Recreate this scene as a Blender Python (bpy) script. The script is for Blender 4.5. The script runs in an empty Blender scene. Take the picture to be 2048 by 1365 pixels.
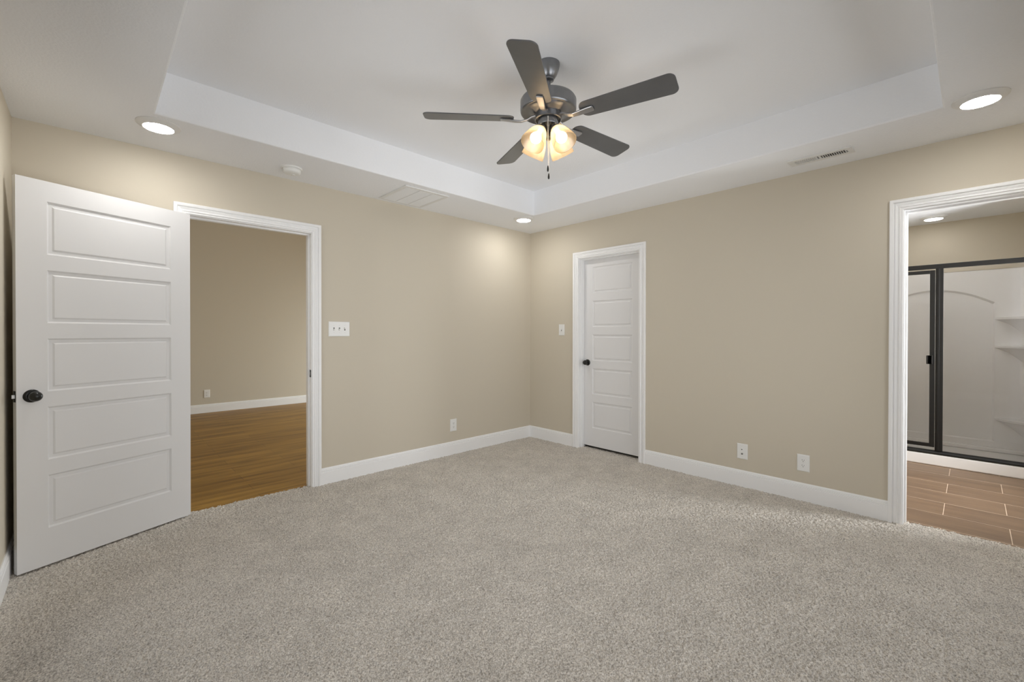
import bpy, bmesh, math, random
import numpy as np
from mathutils import Vector, Matrix

PI = math.pi
S = bpy.context.scene
COL = S.collection

# ------------------------------------------------------------------ camera
cam_d = bpy.data.cameras.new('camera')
cam = bpy.data.objects.new('camera', cam_d)
COL.objects.link(cam)
CAM = Vector((-3.8288, -3.6702, 1.2456))
FPX = 879.216
yaw, pitch, roll = math.radians(45) + 0.0240, -0.0058, 0.0011
fw = Vector((math.cos(yaw) * math.cos(pitch), math.sin(yaw) * math.cos(pitch), math.sin(pitch)))
rt = Vector((math.sin(yaw), -math.cos(yaw), 0.0))
up = rt.cross(fw)
rt, up = rt * math.cos(roll) + up * math.sin(roll), up * math.cos(roll) - rt * math.sin(roll)
cam.matrix_world = Matrix(((rt.x, up.x, -fw.x, CAM.x), (rt.y, up.y, -fw.y, CAM.y), (rt.z, up.z, -fw.z, CAM.z), (0, 0, 0, 1)))
cam_d.sensor_fit = 'HORIZONTAL'
cam_d.sensor_width = 36.0
cam_d.lens = 36.0 * FPX / 2048.0
cam_d.shift_x = 3.496 / 2048.0
cam_d.shift_y = -11.04 / 2048.0
cam_d.clip_start = 0.02
S.camera = cam

# ------------------------------------------------------------------ world, area lamps, exposure
S.view_settings.view_transform = 'Standard'
S.view_settings.look = 'None'
S.view_settings.exposure = -0.09
S.view_settings.gamma = 1.0
S.view_settings.use_curve_mapping = False
W = bpy.data.worlds.new('sky')
S.world = W
W.use_nodes = True
bg = W.node_tree.nodes['Background']
bg.inputs[0].default_value = (0.80, 0.90, 1.0, 1)
bg.inputs[1].default_value = 0.6
S.cycles.max_bounces = 10
S.cycles.diffuse_bounces = 7
S.cycles.glossy_bounces = 4
S.cycles.transmission_bounces = 6
S.cycles.transparent_max_bounces = 12
S.cycles.caustics_reflective = False
S.cycles.caustics_refractive = False
S.cycles.sample_clamp_indirect = 6.0
S.cycles.use_denoising = True

def area_lamp(name, loc, rot, sx, sy, power, color):
    l = bpy.data.lights.new(name, 'AREA')
    l.shape = 'RECTANGLE'; l.size = sx; l.size_y = sy; l.energy = power; l.color = color
    o = bpy.data.objects.new(name, l); COL.objects.link(o)
    o.location = loc; o.rotation_euler = rot
    return o
# front window sky, plus added fill lamps outside unseen left, living-room and bathroom openings
area_lamp('daylight_bedroom_front', (-1.9, -4.42, 1.12), (-PI / 2, 0, PI), 3.0, 2.0, 37, (0.975, 0.98, 1.0))
area_lamp('fill_bedroom_left', (-4.42, -1.98, 1.12), (0, -PI / 2, 0), 2.0, 2.1, 19, (0.975, 0.98, 1.0))
# added up-lights imitating ground bounce through both bedroom windows, to brighten the ceiling
area_lamp('ceiling_fill_front', (-1.9, -5.05, 0.02), (PI - 0.45, 0, 0), 3.2, 1.3, 46, (1.0, 0.985, 0.96))
area_lamp('ceiling_fill_left', (-5.05, -1.98, 0.02), (0, PI + 0.45, 0), 1.3, 2.4, 35, (1.0, 0.985, 0.96))
area_lamp('fill_living_room', (2.35, 2.4, 1.10), (0, PI / 2 - 0.85, 0), 1.7, 2.6, 270, (0.88, 0.965, 1.0))  # added lamp, tilted down so the upper living-room wall stays darker
area_lamp('fill_bathroom', (1.0, -5.55, 1.45), (-PI / 2, 0, PI), 1.5, 1.3, 345, (0.95, 0.975, 1.0))
CAN = 98.0        # recessed lamp radiance
BULB = 15.0        # fan bulb radiance

# ------------------------------------------------------------------ materials
def mat(name, color, rough=0.5, metal=0.0, spec=0.5, bump=None, noise=None):
    """bump = (scale, strength, distance); noise = (scale, amount) colour variation"""
    m = bpy.data.materials.new(name); m.use_nodes = True
    nt = m.node_tree; b = nt.nodes['Principled BSDF']
    b.inputs['Base Color'].default_value = (*color, 1)
    b.inputs['Roughness'].default_value = rough
    b.inputs['Metallic'].default_value = metal
    b.inputs['Specular IOR Level'].default_value = spec
    if bump or noise:
        tc = nt.nodes.new('ShaderNodeTexCoord')
    if bump:
        n = nt.nodes.new('ShaderNodeTexNoise'); n.inputs['Scale'].default_value = bump[0]
        n.inputs['Detail'].default_value = 3
        bp = nt.nodes.new('ShaderNodeBump'); bp.inputs['Strength'].default_value = bump[1]
        bp.inputs['Distance'].default_value = bump[2]
        nt.links.new(tc.outputs['Object'], n.inputs['Vector'])
        nt.links.new(n.outputs['Fac'], bp.inputs['Height'])
        nt.links.new(bp.outputs['Normal'], b.inputs['Normal'])
    if noise:
        n = nt.nodes.new('ShaderNodeTexNoise'); n.inputs['Scale'].default_value = noise[0]
        n.inputs['Detail'].default_value = 4
        r = nt.nodes.new('ShaderNodeValToRGB')
        a = noise[1]
        r.color_ramp.elements[0].position = 0.3; r.color_ramp.elements[1].position = 0.7
        r.color_ramp.elements[0].color = (*[c * (1 - a) for c in color], 1)
        r.color_ramp.elements[1].color = (*[min(1, c * (1 + a)) for c in color], 1)
        nt.links.new(tc.outputs['Object'], n.inputs['Vector'])
        nt.links.new(n.outputs['Fac'], r.inputs['Fac'])
        nt.links.new(r.outputs['Color'], b.inputs['Base Color'])
    return m

def emit(name, color, strength):
    m = bpy.data.materials.new(name); m.use_nodes = True
    nt = m.node_tree; nt.nodes.clear()
    o = nt.nodes.new('ShaderNodeOutputMaterial'); e = nt.nodes.new('ShaderNodeEmission')
    e.inputs[0].default_value = (*color, 1); e.inputs[1].default_value = strength
    nt.links.new(e.outputs[0], o.inputs[0])
    return m

def glass_mat(name, tint, refl):
    m = bpy.data.materials.new(name); m.use_nodes = True
    nt = m.node_tree; nt.nodes.clear()
    o = nt.nodes.new('ShaderNodeOutputMaterial'); mx = nt.nodes.new('ShaderNodeMixShader')
    t = nt.nodes.new('ShaderNodeBsdfTransparent'); t.inputs[0].default_value = (*tint, 1)
    g = nt.nodes.new('ShaderNodeBsdfGlossy'); g.inputs['Roughness'].default_value = 0.02
    f = nt.nodes.new('ShaderNodeFresnel'); f.inputs[0].default_value = refl
    nt.links.new(f.outputs[0], mx.inputs[0]); nt.links.new(t.outputs[0], mx.inputs[1])
    nt.links.new(g.outputs[0], mx.inputs[2]); nt.links.new(mx.outputs[0], o.inputs[0])
    return m

def shade_mat(name):
    m = bpy.data.materials.new(name); m.use_nodes = True
    nt = m.node_tree; nt.nodes.clear()
    o = nt.nodes.new('ShaderNodeOutputMaterial')
    t = nt.nodes.new('ShaderNodeBsdfTranslucent'); t.inputs[0].default_value = (0.86, 0.70, 0.50, 1)
    d = nt.nodes.new('ShaderNodeBsdfDiffuse'); d.inputs[0].default_value = (0.25, 0.195, 0.13, 1)
    g = nt.nodes.new('ShaderNodeBsdfGlossy'); g.inputs['Roughness'].default_value = 0.25
    mx = nt.nodes.new('ShaderNodeMixShader'); mx.inputs[0].default_value = 0.3
    m2 = nt.nodes.new('ShaderNodeMixShader'); m2.inputs[0].default_value = 0.04
    nt.links.new(t.outputs[0], mx.inputs[1]); nt.links.new(d.outputs[0], mx.inputs[2])
    tr = nt.nodes.new('ShaderNodeBsdfTransparent'); tr.inputs[0].default_value = (1.0, 0.93, 0.82, 1)
    m3 = nt.nodes.new('ShaderNodeMixShader'); m3.inputs[0].default_value = 0.40
    nt.links.new(mx.outputs[0], m3.inputs[1]); nt.links.new(tr.outputs[0], m3.inputs[2])
    nt.links.new(m3.outputs[0], m2.inputs[1]); nt.links.new(g.outputs[0], m2.inputs[2])
    nt.links.new(m2.outputs[0], o.inputs[0])
    return m

def carpet_mat():
    m = bpy.data.materials.new('carpet'); m.use_nodes = True
    nt = m.node_tree; b = nt.nodes['Principled BSDF']
    b.inputs['Roughness'].default_value = 1.0
    b.inputs['Specular IOR Level'].default_value = 0.05
    b.inputs['Sheen Weight'].default_value = 0.15
    tc = nt.nodes.new('ShaderNodeTexCoord')
    n = nt.nodes.new('ShaderNodeTexNoise'); n.inputs['Scale'].default_value = 185; n.inputs['Detail'].default_value = 2
    r = nt.nodes.new('ShaderNodeValToRGB')
    r.color_ramp.elements[0].position = 0.32; r.color_ramp.elements[0].color = (0.33, 0.30, 0.265, 1)
    r.color_ramp.elements[1].position = 0.62; r.color_ramp.elements[1].color = (0.76, 0.71, 0.64, 1)
    n2 = nt.nodes.new('ShaderNodeTexNoise'); n2.inputs['Scale'].default_value = 5.5; n2.inputs['Detail'].default_value = 4  # broad pile-lean shading of footprints and vacuum strokes, painted into the colour
    n2.inputs['Roughness'].default_value = 0.65
    r2 = nt.nodes.new('ShaderNodeValToRGB')
    r2.color_ramp.elements[0].position = 0.35; r2.color_ramp.elements[0].color = (0.86, 0.86, 0.86, 1)
    r2.color_ramp.elements[1].position = 0.65; r2.color_ramp.elements[1].color = (1, 1, 1, 1)
    mx = nt.nodes.new('ShaderNodeMix'); mx.data_type = 'RGBA'; mx.blend_type = 'MULTIPLY'; mx.inputs[0].default_value = 1
    nt.links.new(tc.outputs['Object'], n.inputs['Vector']); nt.links.new(tc.outputs['Object'], n2.inputs['Vector'])
    nt.links.new(n.outputs['Fac'], r.inputs['Fac']); nt.links.new(n2.outputs['Fac'], r2.inputs['Fac'])
    nt.links.new(r.outputs['Color'], mx.inputs[6]); nt.links.new(r2.outputs['Color'], mx.inputs[7])
    nt.links.new(mx.outputs[2], b.inputs['Base Color'])
    return m

def plank_mat():
    m = bpy.data.materials.new('hardwood_planks'); m.use_nodes = True
    nt = m.node_tree; b = nt.nodes['Principled BSDF']; L = nt.links.new
    b.inputs['Roughness'].default_value = 0.42
    b.inputs['Specular IOR Level'].default_value = 0.3
    tc = nt.nodes.new('ShaderNodeTexCoord')
    br = nt.nodes.new('ShaderNodeTexBrick')
    br.inputs['Scale'].default_value = 1; br.inputs['Brick Width'].default_value = 1.22; br.inputs['Row Height'].default_value = 0.152
    br.inputs['Mortar Size'].default_value = 0.0012; br.offset = 0.37
    br.inputs['Color1'].default_value = (0.29, 0.150, 0.024, 1); br.inputs['Color2'].default_value = (0.36, 0.195, 0.036, 1)
    br.inputs['Mortar'].default_value = (0.12, 0.065, 0.018, 1)
    mp = nt.nodes.new('ShaderNodeMapping'); mp.inputs['Scale'].default_value = (0.8, 8.5, 1)
    no = nt.nodes.new('ShaderNodeTexNoise'); no.inputs['Scale'].default_value = 1.6; no.inputs['Detail'].default_value = 5
    no.inputs['Distortion'].default_value = 0.6
    r = nt.nodes.new('ShaderNodeValToRGB')
    r.color_ramp.elements[0].position = 0.30; r.color_ramp.elements[0].color = (0.60, 0.56, 0.46, 1)
    r.color_ramp.elements[1].position = 0.62; r.color_ramp.elements[1].color = (1.10, 1.11, 1.12, 1)
    mx = nt.nodes.new('ShaderNodeMix'); mx.data_type = 'RGBA'; mx.blend_type = 'MULTIPLY'; mx.inputs[0].default_value = 1
    L(tc.outputs['Object'], br.inputs['Vector']); L(tc.outputs['Object'], mp.inputs['Vector']); L(mp.outputs[0], no.inputs['Vector'])
    L(no.outputs['Fac'], r.inputs['Fac']); L(br.outputs['Color'], mx.inputs[6]); L(r.outputs['Color'], mx.inputs[7])
    L(mx.outputs[2], b.inputs['Base Color'])
    return m

def tile_mat():
    m = bpy.data.materials.new('bathroom_tile'); m.use_nodes = True
    nt = m.node_tree; b = nt.nodes['Principled BSDF']; L = nt.links.new
    b.inputs['Roughness'].default_value = 0.45
    tc = nt.nodes.new('ShaderNodeTexCoord')
    sp = nt.nodes.new('ShaderNodeSeparateXYZ'); cb = nt.nodes.new('ShaderNodeCombineXYZ')
    a1 = nt.nodes.new('ShaderNodeMath'); a1.inputs[1].default_value = 3.54 + 6.1
    a2 = nt.nodes.new('ShaderNodeMath'); a2.inputs[1].default_value = -0.12 + 0.6034
    L(tc.outputs['Object'], sp.inputs[0]); L(sp.outputs['Y'], a1.inputs[0]); L(sp.outputs['X'], a2.inputs[0])
    L(a1.outputs[0], cb.inputs['X']); L(a2.outputs[0], cb.inputs['Y'])
    br = nt.nodes.new('ShaderNodeTexBrick')
    br.inputs['Scale'].default_value = 1; br.inputs['Brick Width'].default_value = 0.61; br.inputs['Row Height'].default_value = 0.3017
    br.inputs['Mortar Size'].default_value = 0.0022; br.offset = 0.5; br.inputs['Mortar Smooth'].default_value = 0.2
    br.inputs['Color1'].default_value = (0.20, 0.128, 0.078, 1); br.inputs['Color2'].default_value = (0.23, 0.150, 0.094, 1)
    br.inputs['Mortar'].default_value = (0.70, 0.56, 0.43, 1)
    L(cb.outputs[0], br.inputs['Vector'])
    mp = nt.nodes.new('ShaderNodeMapping'); mp.inputs['Scale'].default_value = (9, 1.3, 1)
    no = nt.nodes.new('ShaderNodeTexNoise'); no.inputs['Scale'].default_value = 1.5; no.inputs['Detail'].default_value = 5
    r = nt.nodes.new('ShaderNodeValToRGB')
    r.color_ramp.elements[0].position = 0.3; r.color_ramp.elements[0].color = (0.78, 0.78, 0.79, 1)
    r.color_ramp.elements[1].position = 0.6; r.color_ramp.elements[1].color = (1.05, 1.05, 1.05, 1)
    mx = nt.nodes.new('ShaderNodeMix'); mx.data_type = 'RGBA'; mx.blend_type = 'MULTIPLY'; mx.inputs[0].default_value = 1
    L(tc.outputs['Object'], mp.inputs[0]); L(mp.outputs[0], no.inputs['Vector']); L(no.outputs['Fac'], r.inputs['Fac'])
    L(br.outputs['Color'], mx.inputs[6]); L(r.outputs['Color'], mx.inputs[7]); L(mx.outputs[2], b.inputs['Base Color'])
    return m

M = dict(
    wall=mat('beige_paint', (0.612, 0.557, 0.458), 0.75, spec=0.25, bump=(180, 0.12, 0.002)),
    ceil=mat('ceiling_paint', (0.875, 0.885, 0.905), 0.85, spec=0.2, bump=(95, 0.35, 0.004)),
    trim=mat('white_trim_paint', (0.89, 0.89, 0.89), 0.35, spec=0.4),
    door=mat('white_door_paint', (0.77, 0.765, 0.765), 0.42, spec=0.35, bump=(60, 0.04, 0.001)),
    plastic=mat('white_plastic', (0.82, 0.82, 0.80), 0.3),
    vent=mat('white_vent_enamel', (0.76, 0.755, 0.74), 0.4),
    filter=mat('grey_filter_mesh', (0.40, 0.41, 0.40), 0.9),
    dark=mat('dark_slot', (0.02, 0.02, 0.02), 0.7),
    ductgrey=mat('duct_grey', (0.16, 0.165, 0.155), 0.7),
    bronze=mat('oil_rubbed_bronze', (0.012, 0.0115, 0.0105), 0.28, metal=0.2, spec=0.5),
    pewter=mat('dark_pewter_metal', (0.245, 0.25, 0.262), 0.30, metal=0.9, spec=0.5, noise=(30, 0.05)),
    pewter_lit=mat('lightened_pewter_metal', (0.40, 0.405, 0.42), 0.30, metal=0.9),  # pewter lightened to hold the lamp-shade glow on the blade brackets
    blade=mat('dark_grey_blade', (0.115, 0.118, 0.122), 0.38, metal=0.35, spec=1.0, noise=(8, 0.08)),
    chain=mat('bead_chain', (0.80, 0.80, 0.80), 0.35, metal=0.6),
    steel=mat('steel_bolt', (0.34, 0.33, 0.31), 0.3, metal=0.8),
    black=mat('black_anodised_metal', (0.010, 0.0095, 0.009), 0.4, spec=0.35),
    acrylic=mat('white_acrylic', (0.895, 0.885, 0.88), 0.22, spec=0.5),
    carpet=carpet_mat(), plank=plank_mat(), tile=tile_mat(),
    glass=glass_mat('clear_glass', (0.985, 0.985, 0.985), 1.38),
    shade=shade_mat('frosted_amber_glass'),
    bulb=emit('lit_bulb', (1.0, 0.93, 0.82), BULB),
    lens=emit('lit_led_lens', (1.0, 0.985, 0.955), CAN),
    lens_dim=emit('dimmed_led_lens', (1.0, 0.985, 0.955), 26.0),
    subfloor=mat('subfloor', (0.3, 0.25, 0.2), 0.9),
)

# ------------------------------------------------------------------ mesh helpers
class MB:
    def __init__(s):
        s.v = []; s.f = []
    def add(s, vs, fs, T=None):
        o = len(s.v)
        s.v += [tuple(T @ Vector(p)) if T is not None else tuple(p) for p in vs]
        s.f += [tuple(i + o for i in f) for f in fs]
        return s
    def box(s, x0, x1, y0, y1, z0, z1, T=None):
        vs = [(x, y, z) for x in (x0, x1) for y in (y0, y1) for z in (z0, z1)]
        return s.add(vs, [(0, 1, 3, 2), (4, 6, 7, 5), (0, 4, 5, 1), (2, 3, 7, 6), (0, 2, 6, 4), (1, 5, 7, 3)], T)
    def lathe(s, prof, n=32, T=None, caps=True):
        vs = []; fs = []
        for r, z in prof:
            for k in range(n):
                a = 2 * PI * k / n
                vs.append((r * math.cos(a), r * math.sin(a), z))
        for i in range(len(prof) - 1):
            for k in range(n):
                k2 = (k + 1) % n
                fs.append((i * n + k, i * n + k2, (i + 1) * n + k2, (i + 1) * n + k))
        if caps:
            fs.append(tuple(range(n))[::-1]); fs.append(tuple((len(prof) - 1) * n + k for k in range(n)))
        return s.add(vs, fs, T)
    def tube(s, path, r, n=12, T=None):
        vs = []; fs = []
        P = [Vector(p) for p in path]
        rr = r if isinstance(r, (list, tuple)) else [r] * len(P)
        for i, p in enumerate(P):
            d = (P[min(i + 1, len(P) - 1)] - P[max(i - 1, 0)]).normalized()
            a = Vector((0, 0, 1)) if abs(d.z) < 0.9 else Vector((1, 0, 0))
            u = d.cross(a).normalized(); w = d.cross(u)
            for k in range(n):
                t = 2 * PI * k / n
                vs.append(tuple(p + (u * math.cos(t) + w * math.sin(t)) * rr[i]))
        for i in range(len(P) - 1):
            for k in range(n):
                k2 = (k + 1) % n
                fs.append((i * n + k, i * n + k2, (i + 1) * n + k2, (i + 1) * n + k))
        fs.append(tuple(range(n))[::-1]); fs.append(tuple((len(P) - 1) * n + k for k in range(n)))
        return s.add(vs, fs, T)
    def prism(s, poly, z0, z1, T=None):
        n = len(poly)
        vs = [(x, y, z0) for x, y in poly] + [(x, y, z1) for x, y in poly]
        fs = [tuple(range(n))[::-1], tuple(range(n, 2 * n))] + [(i, (i + 1) % n, n + (i + 1) % n, n + i) for i in range(n)]
        return s.add(vs, fs, T)
    def build(s, name, m, parent=None, smooth=False, bevel=0, segs=2, auto=None, fix=True):
        me = bpy.data.meshes.new(name)
        me.from_pydata(s.v, [], s.f)
        if fix:
            b = bmesh.new(); b.from_mesh(me); bmesh.ops.recalc_face_normals(b, faces=b.faces[:]); b.to_mesh(me); b.free()
        me.materials.append(m)
        if smooth or auto:
            me.polygons.foreach_set('use_smooth', [True] * len(me.polygons))
        if auto:
            me.set_sharp_from_angle(angle=math.radians(auto))
        o = bpy.data.objects.new(name, me); COL.objects.link(o)
        if parent is not None:
            o.parent = parent
        if bevel:
            md = o.modifiers.new('bevel', 'BEVEL'); md.width = bevel; md.segments = segs; md.limit_method = 'ANGLE'; md.angle_limit = math.radians(40)
        return o

def tag(o, label=None, cat=None, group=None, kind=None):
    if label: o['label'] = label
    if cat: o['category'] = cat
    if group: o['group'] = group
    if kind: o['kind'] = kind
    return o
def struct(o, label, cat):
    return tag(o, label, cat, kind='structure')
def empty(name, loc, rz=0.0):
    o = bpy.data.objects.new(name, None); COL.objects.link(o)
    o.empty_display_size = 0.05
    o.location = loc; o.rotation_euler = (0, 0, rz)
    return o
def copy_tree(o, parent=None):
    c = o.copy(); COL.objects.link(c)
    if parent is not None:
        c.parent = parent
    for ch in [x for x in bpy.data.objects if x.parent == o]:
        copy_tree(ch, c)
    return c

# ------------------------------------------------------------------ room dimensions (metres; corner of the two far walls at the origin)
H = 2.44                      # soffit height
TD = 0.245                    # tray depth
XL, YF = -4.145, -4.15        # left wall, wall behind the camera
WT = 0.115                    # wall thickness
JH = 2.044                    # jamb head
A0, A1 = -3.357, -2.546       # living-room doorway (along x)
B0, B1 = -0.733, -1.452       # closet doorway (along y)
C0, C1 = -3.368, -3.995       # bathroom doorway (along y)
CW, RV, JT = 0.069, 0.006, 0.018
TX0, TX1, TY0, TY1 = -3.572, -0.564, -3.559, -0.591

# ------------------------------------------------------------------ walls
o = MB().box(-4.6, A0 - JT, 0, WT, -0.05, 3.3).box(A1 + JT, 2.3, 0, WT, -0.05, 3.3).box(A0 - JT, A1 + JT, 0, WT, JH + JT, 3.3).build('wall_back', M['wall'])
struct(o, 'beige painted wall with the open doorway to the living room', 'wall')
b = MB()
b.box(0, WT, B0 + JT, 0, -0.05, 2.8).box(0, WT, C0 + JT, B1 - JT, -0.05, 2.8).box(0, WT, YF - WT, C1 - JT, -0.05, 2.8)
b.box(0, WT, B1 - JT, B0 + JT, JH + JT, 2.8).box(0, WT, C1 - JT, C0 + JT, JH + JT, 2.8)
struct(b.build('wall_right', M['wall']), 'beige painted wall holding the closet door and the bathroom doorway', 'wall')
WX0, WX1, WZ0, WZ1 = -3.35, -0.45, 0.10, 2.12  # unseen window openings, enlarged to throw more light on the near carpet
WY0, WY1 = -3.00, -0.95
struct(MB().box(XL - WT, XL, WY1, 0, -0.05, 2.8).box(XL - WT, XL, YF - WT, WY0, -0.05, 2.8).box(XL - WT, XL, WY0, WY1, -0.05, WZ0).box(XL - WT, XL, WY0, WY1, WZ1, 2.8).build('wall_left', M['wall']), 'sliver of beige wall at the left edge behind the open door', 'wall')
# wall behind the camera with its window opening
b = MB().box(XL, WX0, YF - WT, YF, -0.05, 2.8).box(WX1, 0, YF - WT, YF, -0.05, 2.8).box(WX0, WX1, YF - WT, YF, -0.05, WZ0).box(WX0, WX1, YF - WT, YF, WZ1, 2.8)
struct(b.build('wall_front', M['wall']), 'beige wall behind the viewer with a wide window', 'wall')

def window(name, a0, a1, z0, z1, mapf, label, bars=2):
    """mapf(a, d, z): a along the wall, d outward through the wall"""
    def bx(mb, p0, p1, d0, d1, q0, q1):
        v0 = mapf(p0, d0, q0); v1 = mapf(p1, d1, q1)
        mb.box(min(v0[0], v1[0]), max(v0[0], v1[0]), min(v0[1], v1[1]), max(v0[1], v1[1]), q0, q1)
    f = MB()
    t = 0.045
    bx(f, a0, a0 + t, 0.03, 0.09, z0, z1); bx(f, a1 - t, a1, 0.03, 0.09, z0, z1)
    bx(f, a0 + t, a1 - t, 0.03, 0.09, z0, z0 + t); bx(f, a0 + t, a1 - t, 0.03, 0.09, z1 - t, z1)
    for k in range(1, bars):
        m_ = a0 + (a1 - a0) * k / bars
        bx(f, m_ - t / 2, m_ + t / 2, 0.03, 0.09, z0 + t, z1 - t)
    o = struct(f.build(name, M['trim']), label, 'window')
    g = MB(); bx(g, a0 + t, a1 - t, 0.058, 0.062, z0 + t, z1 - t)
    g.build('pane', M['glass'], o)
window('window_1', WX0, WX1, WZ0, WZ1, lambda a, d, z: (a, YF - d, z), 'wide white framed bedroom window behind the viewer')

window('window_4', WY0, WY1, WZ0, WZ1, lambda a, d, z: (XL - d, a, z), 'added white framed bedroom window on the left, unseen beside the viewer')  # added unseen window, letting fill light onto the right wall

# ------------------------------------------------------------------ ceiling with raised tray
b = MB()
eb = 0.009
loops = [[(XL - 0.05, YF - 0.05), (0.05, YF - 0.05), (0.05, 0.05), (XL - 0.05, 0.05)]] + [[(TX0 - e, TY0 - e), (TX1 + e, TY0 - e), (TX1 + e, TY1 + e), (TX0 - e, TY1 + e)] for e in (eb, eb * 0.3, 0.0, 0.0)]
lz = [H, H, H + eb * 0.3, H + eb, H + TD]
vs = [(x, y, z) for lp_, z in zip(loops, lz) for x, y in lp_]
fs = [(r * 4 + k, r * 4 + (k + 1) % 4, (r + 1) * 4 + (k + 1) % 4, (r + 1) * 4 + k) for r in range(4) for k in range(4)] + [(16, 17, 18, 19)]
b.add(vs, fs)
b.box(XL - 0.05, 0.05, YF - 0.05, 0.05, 2.76, 2.80)
struct(b.build('ceiling', M['ceil']), 'white bedroom ceiling with a raised tray in the middle', 'ceiling')

# ------------------------------------------------------------------ carpet: a pile height field, one mesh
def blur_noise(ny, nx, sig, rng):
    a = rng.standard_normal((ny, nx)).astype(np.float32)
    fy = np.fft.fftfreq(ny)[:, None]; fx = np.fft.rfftfreq(nx)[None, :]
    g = np.exp(-2 * (PI * sig) ** 2 * (fy ** 2 + fx ** 2))
    r = np.fft.irfft2(np.fft.rfft2(a) * g, s=(ny, nx))
    return r / r.std()
def carpet():
    rng = np.random.default_rng(7)
    st = 0.003
    X0, X1, Y0, Y1 = XL, 0.116, YF, 0.072
    nx = int((X1 - X0) / st) + 1; ny = int((Y1 - Y0) / st) + 1
    h = 0.0024 * blur_noise(ny, nx, 0.95, rng) + 0.0006 * blur_noise(ny, nx, 2.0, rng) + 0.0008 * blur_noise(ny, nx, 40, rng)
    h = np.clip(h, -0.0070, 0.0045) - 0.001
    jx = 0.0012 * blur_noise(ny, nx, 1.3, rng); jy = 0.0012 * blur_noise(ny, nx, 1.3, rng)
    xs = np.linspace(X0, X1, nx)[None, :].repeat(ny, 0); ys = np.linspace(Y0, Y1, ny)[:, None].repeat(nx, 1)
    edge = 0.008 * blur_noise(ny, nx, 2.0, rng)
    keep = (xs <= 0.004) & (ys <= 0.004)
    keep |= (xs > A0 - 0.004) & (xs < A1 + 0.004) & (ys <= 0.058 + edge)
    keep |= (ys < B0 + 0.004) & (ys > B1 - 0.004) & (xs <= 0.112)
    keep |= (ys < C0 + 0.004) & (ys > C1 - 0.004) & (xs <= 0.080 + edge * 0.6)
    co = np.stack([xs + jx, ys + jy, h], -1).reshape(-1, 3)
    idx = np.arange(ny * nx).reshape(ny, nx)
    q = keep[:-1, :-1] & keep[1:, :-1] & keep[:-1, 1:] & keep[1:, 1:]
    quads = np.stack([idx[:-1, :-1][q], idx[:-1, 1:][q], idx[1:, 1:][q], idx[1:, :-1][q]], -1)
    used = np.zeros(ny * nx, bool); used[quads.ravel()] = True
    remap = np.cumsum(used) - 1
    co = co[used]; quads = remap[quads]
    me = bpy.data.meshes.new('floor')
    me.vertices.add(len(co)); me.vertices.foreach_set('co', co.astype(np.float32).ravel())
    nq = len(quads)
    me.loops.add(nq * 4); me.loops.foreach_set('vertex_index', quads.astype(np.int32).ravel())
    me.polygons.add(nq)
    me.polygons.foreach_set('loop_start', np.arange(0, nq * 4, 4, dtype=np.int32))
    me.polygons.foreach_set('use_smooth', np.ones(nq, bool))
    me.update(calc_edges=True)
    me.materials.append(M['carpet'])
    o = bpy.data.objects.new('floor', me); COL.objects.link(o)
    return o
struct(carpet(), 'greige textured wall-to-wall carpet across the bedroom', 'floor')
struct(MB().box(XL - WT, 0.12, YF - WT, 0.02, -0.06, -0.012).build('floor_underlay', M['subfloor']), 'subfloor below the bedroom carpet', 'floor')

# ------------------------------------------------------------------ door casings and jambs
CPROF = [(0.0, 0.0), (0.0, 0.0085), (0.003, 0.0105), (0.012, 0.0105), (0.0150, 0.0145), (0.0195, 0.0155), (0.0225, 0.0105), (0.0265, 0.0095),
         (0.0385, 0.0145), (0.0405, 0.0145), (0.0425, 0.0085), (0.0460, 0.0085), (0.0480, 0.0155), (0.053, 0.0178), (0.066, 0.0180), (CW, 0.0155), (CW, 0.0)]
def casing(mb, a0, a1, zt, mapf):
    """a0/a1 = inner casing edges (a0 < a1), zt inner top"""
    vs = []; n = len(CPROF)
    for u, d in CPROF:
        vs += [mapf(a0 - u, d, -0.012), mapf(a0 - u, d, zt + u), mapf(a1 + u, d, zt + u), mapf(a1 + u, d, -0.012)]
    fs = []
    for i in range(n - 1):
        for k in range(3):
            fs.append((i * 4 + k, i * 4 + k + 1, (i + 1) * 4 + k + 1, (i + 1) * 4 + k))
    mb.add(vs, fs)
def jamb(mb, a0, a1, zt, bx, stop):
    bx(mb, a0 - JT, a0, -0.0005, WT + 0.0005, -0.012, zt); bx(mb, a1, a1 + JT, -0.0005, WT + 0.0005, -0.012, zt)
    bx(mb, a0 - JT, a1 + JT, -0.0005, WT + 0.0005, zt, zt + JT)
    s0, s1 = stop
    bx(mb, a0, a0 + 0.011, s0, s1, -0.012, zt); bx(mb, a1 - 0.011, a1, s0, s1, -0.012, zt); bx(mb, a0 + 0.011, a1 - 0.011, s0, s1, zt - 0.011, zt)
def bxA(mb, a0, a1, d0, d1, z0, z1): mb.box(a0, a1, d0, d1, z0, z1)
def bxB(mb, a0, a1, d0, d1, z0, z1): mb.box(d0, d1, a0, a1, z0, z1)
fA = lambda a, d, z: (a, -d, z)
fA2 = lambda a, d, z: (a, WT + d, z)
fB = lambda a, d, z: (-d, a, z)
fB2 = lambda a, d, z: (WT + d, a, z)
b = MB(); casing(b, A0 - RV, A1 + RV, JH + RV, fA); casing(b, A0 - RV, A1 + RV, JH + RV, fA2); jamb(b, A0, A1, JH, bxA, (0.040, 0.074))
trim1 = struct(b.build('trim_1', M['trim']), 'white casing and jamb around the open living room doorway', 'door trim')
b = MB(); casing(b, B1 - RV, B0 + RV, JH + RV, fB); jamb(b, B1, B0, JH, bxB, (0.044, 0.078))
struct(b.build('trim_2', M['trim']), 'white casing and jamb around the closed closet door', 'door trim')
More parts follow.
